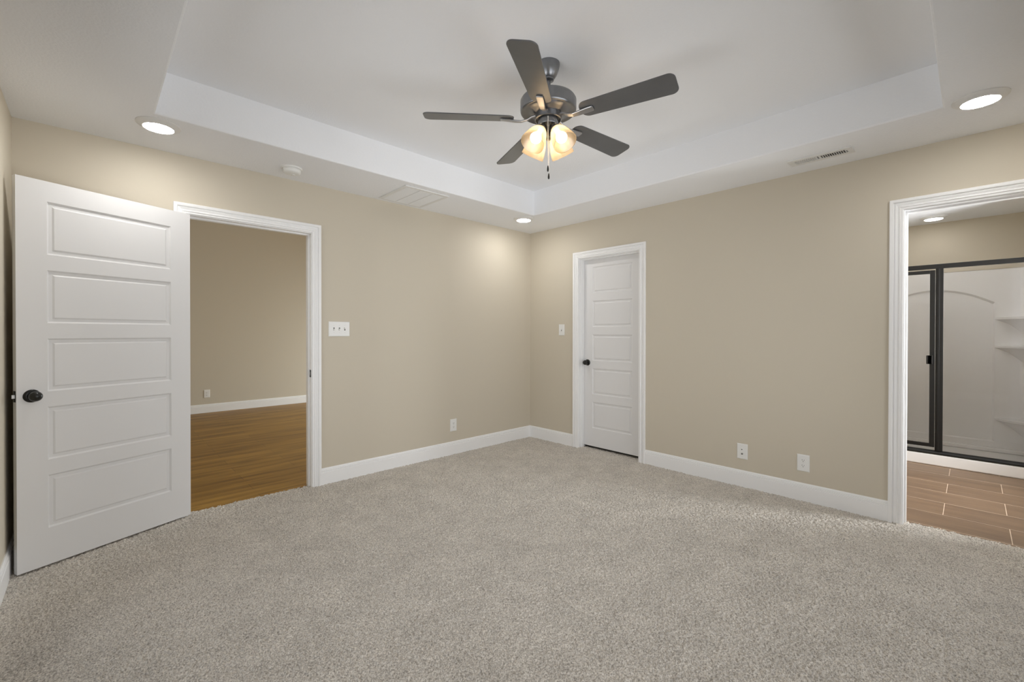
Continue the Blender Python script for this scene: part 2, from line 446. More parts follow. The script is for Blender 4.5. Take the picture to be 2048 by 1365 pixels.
b = MB(); casing(b, C1 - RV, C0 + RV, JH + RV, fB); casing(b, C1 - RV, C0 + RV, JH + RV, fB2); jamb(b, C1, C0, JH, bxB, (0.044, 0.078))
struct(b.build('trim_3', M['trim']), 'white casing and jamb around the bathroom doorway at the right edge', 'door trim')
# strike plate on the living-room jamb
sp = MB().box(A1 - 0.0012, A1 + 0.0005, 0.004, 0.034, 0.885, 0.945).build('strike_plate', M['bronze'], trim1, bevel=0.0005)
tag(sp, 'dark bronze strike plate')
MB().box(A1 - 0.0016, A1 - 0.0004, 0.014, 0.026, 0.902, 0.928).build('strike_hole', M['steel'], sp)

# ------------------------------------------------------------------ baseboards
BH = 0.132
BPROF = [(0.0, -0.012), (0.0140, -0.012), (0.0140, 0.097), (0.0098, 0.0995), (0.0098, 0.1015), (0.0130, 0.104), (0.0125, 0.114), (0.0066, 0.1160), (0.0066, 0.1175), (0.0092, 0.1200), (0.0078, 0.127), (0.0045, BH), (0.0, BH)]
def baseboard(mb, a0, a1, mapf, z=0.0):
    n = len(BPROF)
    vs = [mapf(a0, d, h + z) for d, h in BPROF] + [mapf(a1, d, h + z) for d, h in BPROF]
    fs = [(i, i + 1, n + i + 1, n + i) for i in range(n - 1)] + [tuple(range(n)), tuple(range(n, 2 * n))]
    mb.add(vs, fs)
b = MB(); baseboard(b, A1 + RV + CW, 0, fA); baseboard(b, XL, A0 - RV - CW, fA)
struct(b.build('baseboard_back', M['trim']), 'white baseboard along the wall right of the living room doorway', 'baseboard')
b = MB(); baseboard(b, B0 + RV + CW, 0, fB); baseboard(b, C0 + RV + CW, B1 - RV - CW, fB); baseboard(b, YF, C1 - RV - CW, fB)
struct(b.build('baseboard_right', M['trim']), 'white baseboard along the wall either side of the closet door', 'baseboard')
b = MB(); baseboard(b, YF, 0, lambda a, d, z: (XL + d, a, z))
struct(b.build('baseboard_left', M['trim']), 'white baseboard at the left edge running behind the open door', 'baseboard')
b = MB(); baseboard(b, XL, 0, lambda a, d, z: (a, YF + d, z))
struct(b.build('baseboard_front', M['trim']), 'white baseboard below the window behind the viewer', 'baseboard')

# ------------------------------------------------------------------ five-panel doors
def door_mesh(w, h, t):
    """x 0..w, z 0..h, front face y=0 (normal -y), back y=t"""
    px0, px1 = 0.117, w - 0.117
    zs = [0.0]
    for k in range(5):
        zs += [0.196 + 0.363 * k, 0.196 + 0.363 * k + 0.281]
    zs.append(h)
    rings = [(0.0, 0.0), (0.003, 0.0035), (0.008, 0.0085), (0.0115, 0.0085), (0.0225, 0.0080), (0.030, 0.0030), (0.032, 0.0030)]
    mb = MB()
    for side in (0, 1):
        Y = lambda d: d if side == 0 else t - d
        xs = [0.0, px0, px1, w]
        for i in range(3):
            for j in range(len(zs) - 1):
                x0, x1, z0, z1 = xs[i], xs[i + 1], zs[j], zs[j + 1]
                if i == 1 and j % 2 == 1:
                    vs = []
                    for m_, d in rings:
                        vs += [(x0 + m_, Y(d), z0 + m_), (x1 - m_, Y(d), z0 + m_), (x1 - m_, Y(d), z1 - m_), (x0 + m_, Y(d), z1 - m_)]
                    fs = []
                    for r in range(len(rings) - 1):
                        for k in range(4):
                            k2 = (k + 1) % 4
                            f = (r * 4 + k, r * 4 + k2, (r + 1) * 4 + k2, (r + 1) * 4 + k)
                            fs.append(f if side == 0 else f[::-1])
                    e = (len(rings) - 1) * 4
                    f = (e, e + 1, e + 2, e + 3)
                    fs.append(f if side == 0 else f[::-1])
                    mb.add(vs, fs)
                else:
                    f = (0, 1, 2, 3)
                    mb.add([(x0, Y(0), z0), (x1, Y(0), z0), (x1, Y(0), z1), (x0, Y(0), z1)], [f if side == 0 else f[::-1]])
    mb.add([(0, 0, 0), (w, 0, 0), (w, t, 0), (0, t, 0), (0, 0, h), (w, 0, h), (w, t, h), (0, t, h)],
           [(0, 3, 2, 1), (4, 5, 6, 7), (0, 4, 7, 3), (1, 2, 6, 5)])
    return mb
def knob_mb(pts, n=28, T=None):
    return MB().lathe(pts, n, T)
def add_knob(parent, x, z, y0=0.0, out=-1):
    # lathe axis z -> world -y (out of the front face)
    T = Matrix.Translation((x, y0, z)) @ Matrix.Rotation(PI / 2 if out < 0 else -PI / 2, 4, 'X')
    r = MB().lathe([(0.0335, 0.0), (0.0335, 0.003), (0.031, 0.006), (0.024, 0.0085), (0.016, 0.010), (0.012, 0.011)], 36, T).build('knob_rosette', M['bronze'], parent, auto=45)
    prof = [(0.0105, 0.009), (0.0105, 0.018), (0.015, 0.022), (0.021, 0.027), (0.0252, 0.035), (0.0262, 0.043), (0.0245, 0.053), (0.0195, 0.062), (0.012, 0.068), (0.004, 0.0705)]
    k = MB().lathe(prof, 36, T).build('door_knob', M['bronze'], parent, auto=50)
    tag(k, 'dark bronze egg-shaped knob')
    MB().lathe([(0.0022, 0.0704), (0.0022, 0.0712)], 12, T).build('pinhole', M['dark'], k)
    return k
# door 1: standing open, hinged on the left jamb of the living-room doorway
DW = 0.826
Bp = Vector((-3.341, -0.014, 0)); Ap = Vector((-4.105, -0.333, 0))
ang = math.atan2(Ap.y - Bp.y, Ap.x - Bp.x)
# local x runs hinge -> free edge; mirror so that local -y is the camera side
d1 = empty('door_1', (Ap.x, Ap.y, 0.010), ang + PI)      # local +x from free edge towards the hinge
struct(d1, 'white five-panel door standing open at the left with bronze knob', 'door')
ml = door_mesh(DW, 2.036, 0.035)
ml.build('door_leaf', M['door'], d1, fix=False, bevel=0.0)
add_knob(d1, 0.056, 0.906)
add_knob(d1, 0.056, 0.906, 0.035, 1)
lp = MB().box(-0.0012, 0.0006, 0.006, 0.029, 0.880, 0.937).build('latch_plate', M['bronze'], d1)
tag(lp, 'dark bronze latch plate on the door edge')
T = Matrix.Translation((-0.001, 0.0175, 0.9085))
bo = MB().prism([(0.0, -0.007), (-0.012, -0.007), (-0.009, 0.007), (0.0, 0.007)], -0.009, 0.009, T).build('latch_bolt', M['steel'], lp)
tag(bo, 'silver latch bolt')
for hz in (0.24, 1.02, 1.80):
    MB().lathe([(0.007, -0.045), (0.007, 0.045)], 12, Matrix.Translation((DW + 0.006, 0.042, hz))).build('hinge', M['bronze'], d1, auto=40)
# door 2: closet door, closed, set deep in its jamb
d2 = empty('door_2', (0.080, B0 - 0.003, 0.026), -PI / 2)
struct(d2, 'white narrow five-panel closet door, closed', 'door')
door_mesh(abs(B1 - B0) - 0.006, 2.014, 0.035).build('door_leaf', M['door'], d2, fix=False)
add_knob(d2, 0.054, 0.900)

# ------------------------------------------------------------------ closet behind the closed door
b = MB().box(0.95, 1.05, -1.75, 0, -0.05, 2.5).box(WT, 0.95, -1.80, -1.70, -0.05, 2.5).box(WT, 0.95, -1.70, 0, 2.44, 2.5).box(0.115, 0.95, -1.70, 0, -0.05, -0.012)
struct(b.build('wall_closet', M['wall']), 'closet interior behind the closed closet door', 'wall')

# ------------------------------------------------------------------ living room beyond the open door
LX0, LX1, LY1, LZ = -4.5, 2.2, 4.60, 3.2
struct(MB().box(LX0, LX1, 0.03, LY1, -0.06, -0.010).build('floor_living_room', M['plank']), 'brown hardwood plank floor beyond the open door', 'floor')
struct(MB().box(LX0, LX1, LY1, LY1 + 0.1, -0.06, LZ + 0.1).build('wall_living_room', M['wall']), 'beige living room wall seen through the open doorway', 'wall')
struct(MB().box(LX0 - 0.1, LX0, WT, LY1, -0.06, LZ + 0.1).build('wall_living_room_left', M['wall']), 'living room side wall hidden behind the open door', 'wall')
b = MB().box(LX1, LX1 + 0.1, WT, 1.15, -0.06, LZ + 0.1).box(LX1, LX1 + 0.1, 3.65, LY1, -0.06, LZ + 0.1).box(LX1, LX1 + 0.1, 1.15, 3.65, 2.1, LZ + 0.1).box(LX1, LX1 + 0.1, 1.15, 3.65, -0.06, 0.02)
struct(b.build('wall_living_room_right', M['wall']), 'living room side wall with added glass door, out of view', 'wall')
window('window_2', 1.15, 3.65, 0.02, 2.1, lambda a, d, z: (LX1 + d, a, z), 'added glass patio door of the living room, out of view', 2)  # added unseen glass door, an opening for the living-room fill lamp
struct(MB().box(LX0, LX1, WT, LY1, LZ, LZ + 0.1).build('ceiling_living_room', M['ceil']), 'white living room ceiling above the doorway view', 'ceiling')
b = MB(); baseboard(b, LX0, LX1, lambda a, d, z: (a, LY1 - d, z), -0.010)
struct(b.build('baseboard_living_room', M['trim']), 'white baseboard above the hardwood floor beyond the open door', 'baseboard')

# ------------------------------------------------------------------ bathroom beyond the right doorway
SX, SXB = 1.945, 2.80         # shower front, alcove back
SY0, SY1 = -4.06, -2.77       # alcove sides
BY0, BY1 = -5.2, -1.9
struct(MB().box(0.04, SX + 0.1, BY0, BY1, -0.06, -0.008).build('floor_bathroom', M['tile']), 'tan wood-look tile floor of the bathroom', 'floor')
struct(MB().box(SXB, SXB + 0.1, SY0 - 0.3, SY1 + 0.3, -0.06, 2.5).build('wall_bathroom_back', M['wall']), 'beige bathroom wall above the shower', 'wall')
b = MB().box(SX, SXB, SY1, SY1 + 0.1, -0.06, 2.5).box(SX, SXB, SY0 - 0.1, SY0, -0.06, 2.5)
b.box(SX - 0.0, SX + 0.1, SY1 + 0.1, BY1, -0.06, 2.5).box(SX, SX + 0.1, BY0, SY0 - 0.1, -0.06, 2.5)
b.box(WT, SX, BY1, BY1 + 0.1, -0.06, 2.5)
struct(b.build('wall_bathroom_side', M['wall']), 'beige bathroom walls either side of the shower', 'wall')
b = MB().box(WT, 0.6, BY0 - 0.1, BY0, -0.06, 2.5).box(1.6, SX, BY0 - 0.1, BY0, -0.06, 2.5).box(0.6, 1.6, BY0 - 0.1, BY0, -0.06, 0.9).box(0.6, 1.6, BY0 - 0.1, BY0, 2.0, 2.5)
b.box(0, WT, BY0, YF - WT, -0.06, 2.5)
struct(b.build('wall_bathroom_front', M['wall']), 'bathroom wall with an added window, out of view', 'wall')
window('window_3', 0.6, 1.6, 0.9, 2.0, lambda a, d, z: (a, BY0 - d, z), 'added bathroom window, out of view')  # added unseen window, lets the fill lamp brighten bathroom and shower
struct(MB().box(WT, SXB, BY0, BY1, H, 2.5).build('ceiling_bathroom', M['ceil']), 'white bathroom ceiling above the shower', 'ceiling')

# shower surround: moulded white acrylic unit
sh = empty('shower_surround', (SX, (SY0 + SY1) / 2, 0.0), 0)
tag(sh, 'white moulded acrylic shower surround with arched back panel and corner shelves', 'shower surround')
ox, oy = SX, (SY0 + SY1) / 2
def L(x, y, z): return (x - ox, y - oy, z)
zt = 1.895
# back panel with an arched recess
b = MB()
xb = SXB - 0.030
yc, hw, zs_, apex, rec = -3.392, 0.44, 1.560, 1.712, 0.016
N = 28
arch = []
for i in range(N + 1):
    yy = yc - hw + 2 * hw * i / N
    arch.append((yy, zs_ + (apex - zs_) * (1 - ((yy - yc) / hw) ** 2)))
zb_ = 0.150
y0p, y1p = SY0 + 0.012, SY1 - 0.012
def quad(p): b.add([L(*q) for q in p], [tuple(range(len(p)))])
quad([(xb, y0p, 0.09), (xb, yc - hw, 0.09), (xb, yc - hw, zt), (xb, y0p, zt)])
quad([(xb, yc + hw, 0.09), (xb, y1p, 0.09), (xb, y1p, zt), (xb, yc + hw, zt)])
quad([(xb, yc - hw, 0.09), (xb, yc + hw, 0.09), (xb, yc + hw, zb_), (xb, yc - hw, zb_)])
for i in range(N):
    (ya, za), (yb, zb2) = arch[i], arch[i + 1]
    quad([(xb, ya, za), (xb, yb, zb2), (xb, yb, zt), (xb, ya, zt)])
# recess: bevelled ring and inner face
def inset(yy, z, k):
    return (xb + rec * k, yc + (yy - yc) * (1 - 0.030 * k), zb_ + 0.012 * k + (z - zb_) * (1 - 0.020 * k))
loop = [(yc - hw, zb_)] + arch + [(yc + hw, zb_)]
for i in range(len(loop)):
    (ya, za), (yb, zb2) = loop[i], loop[(i + 1) % len(loop)]
    quad([(xb, ya, za), (xb, yb, zb2), inset(yb, zb2, 1), inset(ya, za, 1)])
quad([inset(y_, z_, 1) for y_, z_ in loop])
# top flange
b.box(xb - ox, SXB - ox - 0.001, y0p - oy, y1p - oy, zt - 0.002, zt)
b.build('back_panel', M['acrylic'], sh)
for s_, nm in ((SY0 + 0.012, -1), (SY1 - 0.012, 1)):
    b = MB()
    # side panel with rounded inside corner
    R = 0.05; n = 8
    pts = [(SX + 0.05, s_)]
    for k in range(n + 1):
        a = PI / 2 * k / n
        pts.append((xb - R + R * math.sin(a), s_ - nm * R * (1 - math.cos(a))))
    vs = []; fs = []
    for (x_, y_) in pts:
        vs += [L(x_, y_, 0.09), L(x_, y_, zt)]
    for k in range(len(pts) - 1):
        fs.append((2 * k, 2 * k + 2, 2 * k + 3, 2 * k + 1))
    b.add(vs, fs)
    b.build('side_panel', M['acrylic'], sh, auto=50)
# pan and curb
b = MB()
b.box(0.0, 0.075, SY0 + 0.004 - oy, SY1 - 0.004 - oy, -0.008, 0.100)
b.box(0.075, SXB - 0.03 - ox, SY0 + 0.012 - oy, SY1 - 0.012 - oy, 0.0, 0.050)
b.box(xb - 0.035 - ox, xb + 0.002 - ox, SY0 + 0.012 - oy, SY1 - 0.012 - oy, 0.050, 0.094)
b.build('shower_pan', M['acrylic'], sh, bevel=0.012, segs=3)
# corner shelves on both back corners
def shelf(z, nm, parent, thick=0.026):
    b = MB()
    yw = (SY0 + 0.012) if nm < 0 else (SY1 - 0.012)
    a_ = 0.215 if nm < 0 else 0.17
    def outline(k):
        pts = [(xb, yw)]
        n = 12
        for i in range(n + 1):
            t = i / n
            # gently bowed front edge from back wall to side wall
            px_, py_ = xb - a_ * t, yw - nm * a_ * (1 - t)
            bow = 0.018 * math.sin(PI * t)
            px_ -= bow * 0.7; py_ += -nm * bow * 0.7
            pts.append((xb + (px_ - xb) * k, yw + (py_ - yw) * k))
        return pts
    lv = [(0.97, z), (1.0, z - 0.005), (1.0, z - thick), (0.93, z - thick - 0.006), (0.55, z - 0.075), (0.22, z - 0.15), (0.04, z - 0.19)]
    vs = []; n = 14
    for k, zz in lv:
        vs += [L(x_, y_, zz) for x_, y_ in outline(k)]
    fs = [tuple(range(n)), tuple((len(lv) - 1) * n + i for i in range(n))]
    for r in range(len(lv) - 1):
        for i in range(n):
            fs.append((r * n + i, r * n + (i + 1) % n, (r + 1) * n + (i + 1) % n, (r + 1) * n + i))
    b.add(vs, fs)
    return b.build('corner_shelf', M['acrylic'], parent, auto=40)
for z in (1.412, 1.128, 0.400):
    shelf(z, -1, sh); shelf(z, 1, sh)

# shower enclosure: black framed glass door with fixed glass panel
en = empty('shower_enclosure', (SX + 0.02, oy, 0.100), 0)
tag(en, 'black framed glass shower door and fixed panel on the white curb', 'shower door')
ex, ey, ez = SX + 0.02, oy, 0.100
def E(mb, x0, x1, y0, y1, z0, z1): mb.box(x0 - ex, x1 - ex, y0 - ey, y1 - ey, z0 - ez, z1 - ez); return mb
xs0, xs1 = SX + 0.005, SX + 0.040
E(MB(), xs0, xs1, SY0 + 0.013, SY1 - 0.013, 1.858, 1.900).build('header_rail', M['black'], en, bevel=0.003)
bt = MB()
prof = [(SX - 0.002, 0.1006), (SX - 0.002, 0.112), (SX + 0.006, 0.127), (SX + 0.018, 0.133), (SX + 0.045, 0.133), (SX + 0.048, 0.1006)]
vs = [(x_ - ex, SY0 + 0.013 - ey, z_ - ez) for x_, z_ in prof] + [(x_ - ex, SY1 - 0.013 - ey, z_ - ez) for x_, z_ in prof]
n = len(prof)
bt.add(vs, [tuple(range(n)), tuple(range(n, 2 * n))] + [(i, (i + 1) % n, n + (i + 1) % n, n + i) for i in range(n)])
bt.build('bottom_track', M['black'], en, bevel=0.002)
pc = MB(); E(pc, xs0 + 0.002, xs1 - 0.002, -3.487, -3.434, 0.133, 1.858); E(pc, xs0 - 0.002, xs1, -3.462, -3.446, 0.133, 1.858)
pc.build('center_post', M['black'], en, bevel=0.002)
E(MB(), xs0, xs1, SY1 - 0.045, SY1 - 0.013, 0.133, 1.858).build('wall_post', M['black'], en, bevel=0.002)
E(MB(), xs0, xs1, SY0 + 0.013, SY0 + 0.040, 0.133, 1.858).build('wall_post', M['black'], en, bevel=0.002)
E(MB(), SX + 0.020, SX + 0.026, SY0 + 0.036, -3.486, 0.130, 1.860).build('fixed_panel_glass', M['glass'], en)
df = MB()
yd0, yd1 = -3.431, SY1 - 0.048
zd0, zd1 = 0.164, 1.846
E(df, xs0 + 0.004, xs1 - 0.004, yd0, yd0 + 0.036, zd0, zd1); E(df, xs0 + 0.004, xs1 - 0.004, yd1 - 0.036, yd1, zd0, zd1)
E(df, xs0 + 0.004, xs1 - 0.004, yd0 + 0.036, yd1 - 0.036, zd0, zd0 + 0.032); E(df, xs0 + 0.004, xs1 - 0.004, yd0 + 0.036, yd1 - 0.036, zd1 - 0.032, zd1)
dfo = df.build('door_frame', M['black'], en, bevel=0.002)
E(MB(), SX + 0.020, SX + 0.026, yd0 + 0.034, yd1 - 0.034, zd0 + 0.030, zd1 - 0.030).build('door_glass', M['glass'], dfo)
hb_ = MB(); E(hb_, xs0 - 0.030, xs0 + 0.005, -3.412, -3.384, 0.955, 1.037); E(hb_, xs0 - 0.030, xs0 - 0.018, -3.418, -3.374, 0.955, 1.037)
hb_.build('pull_handle', M['black'], dfo, bevel=0.003)

# ------------------------------------------------------------------ recessed lights
def can_light():
    r = empty('recessed_light', (0, 0, 0))
    MB().lathe([(0.104, 0.0), (0.104, -0.004), (0.099, -0.0075), (0.086, -0.016), (0.073, -0.021), (0.0715, -0.021), (0.0715, -0.004)], 56, None, caps=False).build('trim_ring', M['vent'], r, auto=50)
    MB().lathe([(0.0, -0.0300), (0.018, -0.0295), (0.036, -0.0280), (0.052, -0.0255), (0.064, -0.0225), (0.0715, -0.0195)], 56, None, caps=False).build('lens', M['lens'], r, smooth=True)
    return r
c0 = can_light()
spots = [(-3.545, -3.695, H, 'lit recessed ceiling light above the viewer, out of view'),
         (-3.545, -0.440, H, 'lit recessed ceiling light above the open white door'),
         (-0.556, -0.437, H, 'lit recessed ceiling light in the far corner of the bedroom'),
         (-0.560, -3.695, H, 'large lit recessed ceiling light above the bathroom doorway'),
         (2.455, -3.395, H, 'small lit recessed light in the bathroom ceiling over the shower')]
for i, (x, y, z, lab) in enumerate(spots):
    o = c0 if i == 0 else copy_tree(c0)
    o.location = (x, y, z)
    tag(o, lab, 'ceiling light', 'recessed ceiling lights')
    if x > 0:                                           # the bathroom light runs dimmer
        for ch in [c for c in bpy.data.objects if c.parent == o and c.name.startswith('lens')]:
            ch.data = ch.data.copy(); ch.data.materials[0] = M['lens_dim']

# ------------------------------------------------------------------ smoke detector
sd = empty('smoke_detector', (-2.772, -0.262, H))
tag(sd, 'round white smoke detector on the ceiling above the living room doorway', 'smoke detector')
MB().lathe([(0.070, 0.0), (0.070, -0.006), (0.067, -0.010), (0.060, -0.011)], 48).build('mounting_plate', M['plastic'], sd, auto=40)
MB().lathe([(0.058, -0.011), (0.060, -0.014), (0.059, -0.030), (0.055, -0.037), (0.046, -0.041), (0.018, -0.043), (0.0, -0.043)], 48, None, caps=False).build('cover', M['plastic'], sd, auto=40)
MB().lathe([(0.012, -0.0425), (0.012, -0.0455), (0.010, -0.0465), (0.0, -0.0465)], 24, Matrix.Translation((0.012, 0.010, 0)), caps=False).build('test_button', M['plastic'], sd, auto=40)

# ------------------------------------------------------------------ return air grille
rg = empty('return_air_grille', (-1.777, -0.290, H))
tag(rg, 'square white return air grille on the ceiling strip near the far wall', 'air vent')
gx, gy = 0.214, 0.232
f = MB()
for (x0, x1, y0, y1) in ((-gx, gx, -gy, -gy + 0.030), (-gx, gx, gy - 0.030, gy), (-gx, -gx + 0.030, -gy + 0.030, gy - 0.030), (gx - 0.030, gx, -gy + 0.030, gy - 0.030)):
    f.box(x0, x1, y0, y1, -0.010, 0.0)
f.build('grille_frame', M['vent'], rg, bevel=0.003)
f = MB()
k = -gy + 0.036
while k < gy - 0.034:
    T = Matrix.Translation((0, k, -0.0062)) @ Matrix.Rotation(math.radians(-28), 4, 'X')
    f.box(-gx + 0.030, gx - 0.030, -0.0050, 0.0050, -0.0006, 0.0006, T)
    k += 0.0115
f.build('louvers', M['vent'], rg)
f = MB()
for xx in (-0.062, 0.062):
    f.box(xx - 0.0016, xx + 0.0016, -gy + 0.030, gy - 0.030, -0.0100, -0.0085)
f.build('cross_bars', M['vent'], rg)
MB().box(-gx + 0.02, gx - 0.02, -gy + 0.02, gy - 0.02, -0.0012, -0.0002).build('filter', M['filter'], rg)

# ------------------------------------------------------------------ supply register
sr = empty('supply_register', (-0.262, -2.958, H))
tag(sr, 'narrow white supply register on the ceiling near the right wall', 'air vent')
f = MB(); rx, ry = 0.063, 0.180
ix, iy = 0.030, 0.140
for (x0, x1, y0, y1) in ((-rx, -ix, -ry, ry), (ix, rx, -ry, ry), (-ix, ix, -ry, -iy), (-ix, ix, iy, ry)):
    f.box(x0, x1, y0, y1, -0.007, 0.0)
f.box(-ix, ix, -0.006, 0.006, -0.007, 0.0)
f.build('register_frame', M['vent'], sr, bevel=0.002)
f = MB()
for s_ in (-1, 1):
    for k in range(11):
        yy = s_ * (0.012 + 0.0122 * (k + 0.5) )
        T = Matrix.Translation((0, yy, -0.0062)) @ Matrix.Rotation(math.radians(-42 * s_), 4, 'X')
        f.box(-ix, ix, -0.0050, 0.0050, -0.0005, 0.0005, T)
f.build('louvers', M['vent'], sr)
MB().box(-ix, ix, -iy, iy, -0.0012, -0.0002).build('dark_duct_plate', M['ductgrey'], sr)  # dark plate below the ceiling, standing in for the shade inside the duct
f = MB()
for xx in (-0.010, 0.012):
    f.lathe([(0.0035, -0.0085), (0.0035, -0.0068)], 12, Matrix.Translation((xx, -iy - 0.008, 0)))
f.build('screws', M['dark'], sr)

# ------------------------------------------------------------------ wall plates
def plate(parent, w, h, name='cover_plate'):
    mb = MB()
    vs = []
    for (m_, d) in ((0, 0.0), (0, -0.0025), (0.004, -0.0058), (0.007, -0.0062)):
        vs += [(-w / 2 + m_, d, -h / 2 + m_), (w / 2 - m_, d, -h / 2 + m_), (w / 2 - m_, d, h / 2 - m_), (-w / 2 + m_, d, h / 2 - m_)]
    fs = [(12, 13, 14, 15)]
    for r in range(3):
        for k in range(4):
            fs.append((r * 4 + k, r * 4 + (k + 1) % 4, (r + 1) * 4 + (k + 1) % 4, (r + 1) * 4 + k))
    mb.add(vs, fs)
    return mb.build(name, M['plastic'], parent)
TY = Matrix.Rotation(PI / 2, 4, 'X')          # lathe axis -> -y
def screw(parent, x, z):
    return MB().lathe([(0.0034, 0.0060), (0.0034, 0.0070), (0.0025, 0.0075)], 12, Matrix.Translation((x, 0, z)) @ TY).build('screw', M['vent'], parent, auto=40)
def outlet(loc, rz, label):
    r = empty('wall_outlet', loc, rz)
    tag(r, label, 'outlet', 'wall outlets')
    plate(r, 0.080, 0.124)
    for s_ in (1, -1):
        poly = []
        for k in range(28):
            a = 2 * PI * k / 28
            poly.append((0.0172 * math.cos(a), max(-0.0135, min(0.0135, 0.0172 * math.sin(a)))))
        T = Matrix.Translation((0, 0, s_ * 0.0195)) @ TY
        rc = MB().prism(poly, 0.0055, 0.0075, T).build('receptacle', M['plastic'], r, bevel=0.0008)
        d = MB()
        z = s_ * 0.0195
        d.box(-0.0075, -0.0053, -0.0078, -0.007, z - 0.001, z + 0.008); d.box(0.0053, 0.0075, -0.0078, -0.007, z, z + 0.007)
        d.lathe([(0.0027, 0.0070), (0.0027, 0.0078)], 12, Matrix.Translation((0, 0, z - 0.0075)) @ TY)
        d.build('slots', M['dark'], rc)
    screw(r, 0, 0)
    return r
outlet((-1.138, 0, 0.298), 0, 'white wall outlet right of the open living room doorway')
outlet((0, -2.8125, 0.281), -PI / 2, 'white wall outlet low beside the bathroom doorway')
outlet((-2.520, LY1, 0.286), 0, 'white wall outlet above the hardwood floor, seen through the doorway')
def switch(loc, rz, label, w, xs, ups):
    r = empty('light_switch', loc, rz)
    tag(r, label, 'light switch', 'light switches')
    plate(r, w, 0.124)
    for x, u in zip(xs, ups):
        MB().box(x - 0.0052, x + 0.0052, -0.0066, -0.0060, -0.0125, 0.0125).build('toggle_slot', M['ductgrey'], r)
        T = Matrix.Translation((x, -0.006, 0.003 * u)) @ Matrix.Rotation(math.radians(-24 * u), 4, 'X')
        MB().box(-0.0042, 0.0042, -0.014, 0.0, -0.0055, 0.0055, T).build('toggle', M['plastic'], r, bevel=0.0012)
        screw(r, x, 0.030); screw(r, x, -0.030)
    return r
switch((-2.319, 0, 1.277), 0, 'wide white triple light switch beside the open doorway', 0.178, (-0.046, 0, 0.046), (-1, -1, 1))
switch((0, -0.492, 1.280), -PI / 2, 'single white light switch beside the closet door', 0.080, (0,), (1,))
r = empty('cable_plate', (0, -2.390, 0.285), -PI / 2)
tag(r, 'white cable jack plate on the right wall, nearer the closet door', 'wall plate')
plate(r, 0.080, 0.124)
for z, rr in ((0.017, 0.0065), (-0.019, 0.0055)):
    k = MB().lathe([(rr + 0.002, 0.006), (rr + 0.002, 0.0085), (rr * 0.8, 0.0095), (rr * 0.8, 0.013)], 20, Matrix.Translation((0, 0, z)) @ TY).build('coax_jack', M['plastic' if z > 0 else 'steel'], r, auto=40)
    MB().lathe([(rr * 0.62, 0.0128), (rr * 0.62, 0.0134)], 16, Matrix.Translation((0, 0, z)) @ TY).build('jack_hole', M['dark'], k)
screw(r, 0, 0.042); screw(r, 0, -0.042)

# ------------------------------------------------------------------ ceiling fan
FX, FY = -2.0538, -2.1005
fan = empty('ceiling_fan', (FX, FY, H + TD))
tag(fan, 'dark pewter five-blade ceiling fan with four lit amber glass shades', 'ceiling fan')
Z0 = H + TD
def Zp(prof): return [(r_, z_ - Z0) for r_, z_ in prof]
MB().lathe(Zp([(0.061, Z0), (0.061, Z0 - 0.012), (0.059, Z0 - 0.020), (0.056, Z0 - 0.034), (0.047, Z0 - 0.058), (0.036, Z0 - 0.076), (0.030, Z0 - 0.080), (0.030, Z0 - 0.088), (0.024, Z0 - 0.092)]), 44).build('canopy', M['pewter'], fan, auto=35)
MB().lathe(Zp([(0.013, Z0 - 0.08), (0.013, 2.50)]), 20).build('downrod', M['pewter'], fan, auto=40)
MB().lathe(Zp([(0.020, 2.560), (0.024, 2.535), (0.040, 2.520), (0.090, 2.509), (0.128, 2.502), (0.143, 2.495), (0.1495, 2.484), (0.1495, 2.438), (0.1480, 2.430), (0.1440, 2.4255),
                (0.1400, 2.4245), (0.1320, 2.4270), (0.1150, 2.4285), (0.0950, 2.4230), (0.0800, 2.4165), (0.0725, 2.4140), (0.060, 2.414)]), 64).build('motor_housing', M['pewter'], fan, auto=35)
MB().lathe(Zp([(0.060, 2.4155), (0.0725, 2.4155), (0.0725, 2.386), (0.0665, 2.384), (0.0665, 2.400), (0.056, 2.402)]), 56).build('flywheel', M['pewter'], fan, auto=35)
swh = MB().lathe(Zp([(0.053, 2.405), (0.0535, 2.362), (0.051, 2.356), (0.033, 2.351), (0.025, 2.345), (0.020, 2.334), (0.0165, 2.318), (0.0165, 2.296), (0.020, 2.293), (0.020, 2.286), (0.012, 2.280), (0.0, 2.279)]), 48, None, caps=False).build('switch_housing', M['pewter'], fan, auto=35)
# blades
BL0, BL1 = 0.185, 0.660
def blade_outline():
    P = []
    w0, w1 = 0.0545, 0.0665
    def corner(cx, cy, r, a0, a1, n=8):
        for k in range(n + 1):
            a = a0 + (a1 - a0) * k / n
            P.append((cx + r * math.cos(a), cy + r * math.sin(a)))
    corner(BL1 - 0.034, w1 - 0.034, 0.034, PI / 2, 0); corner(BL1 - 0.034, -w1 + 0.034, 0.034, 0, -PI / 2)
    corner(BL0 + 0.040, -w0 + 0.040, 0.040, -PI / 2, -PI); corner(BL0 + 0.040, w0 - 0.040, 0.040, PI, PI / 2)
    return P
bo = MB().prism(blade_outline(), -0.003, 0.003)
base_blade = None
zb = 2.389
a0 = math.radians(-75.996)
ROT = math.radians(-12.5)
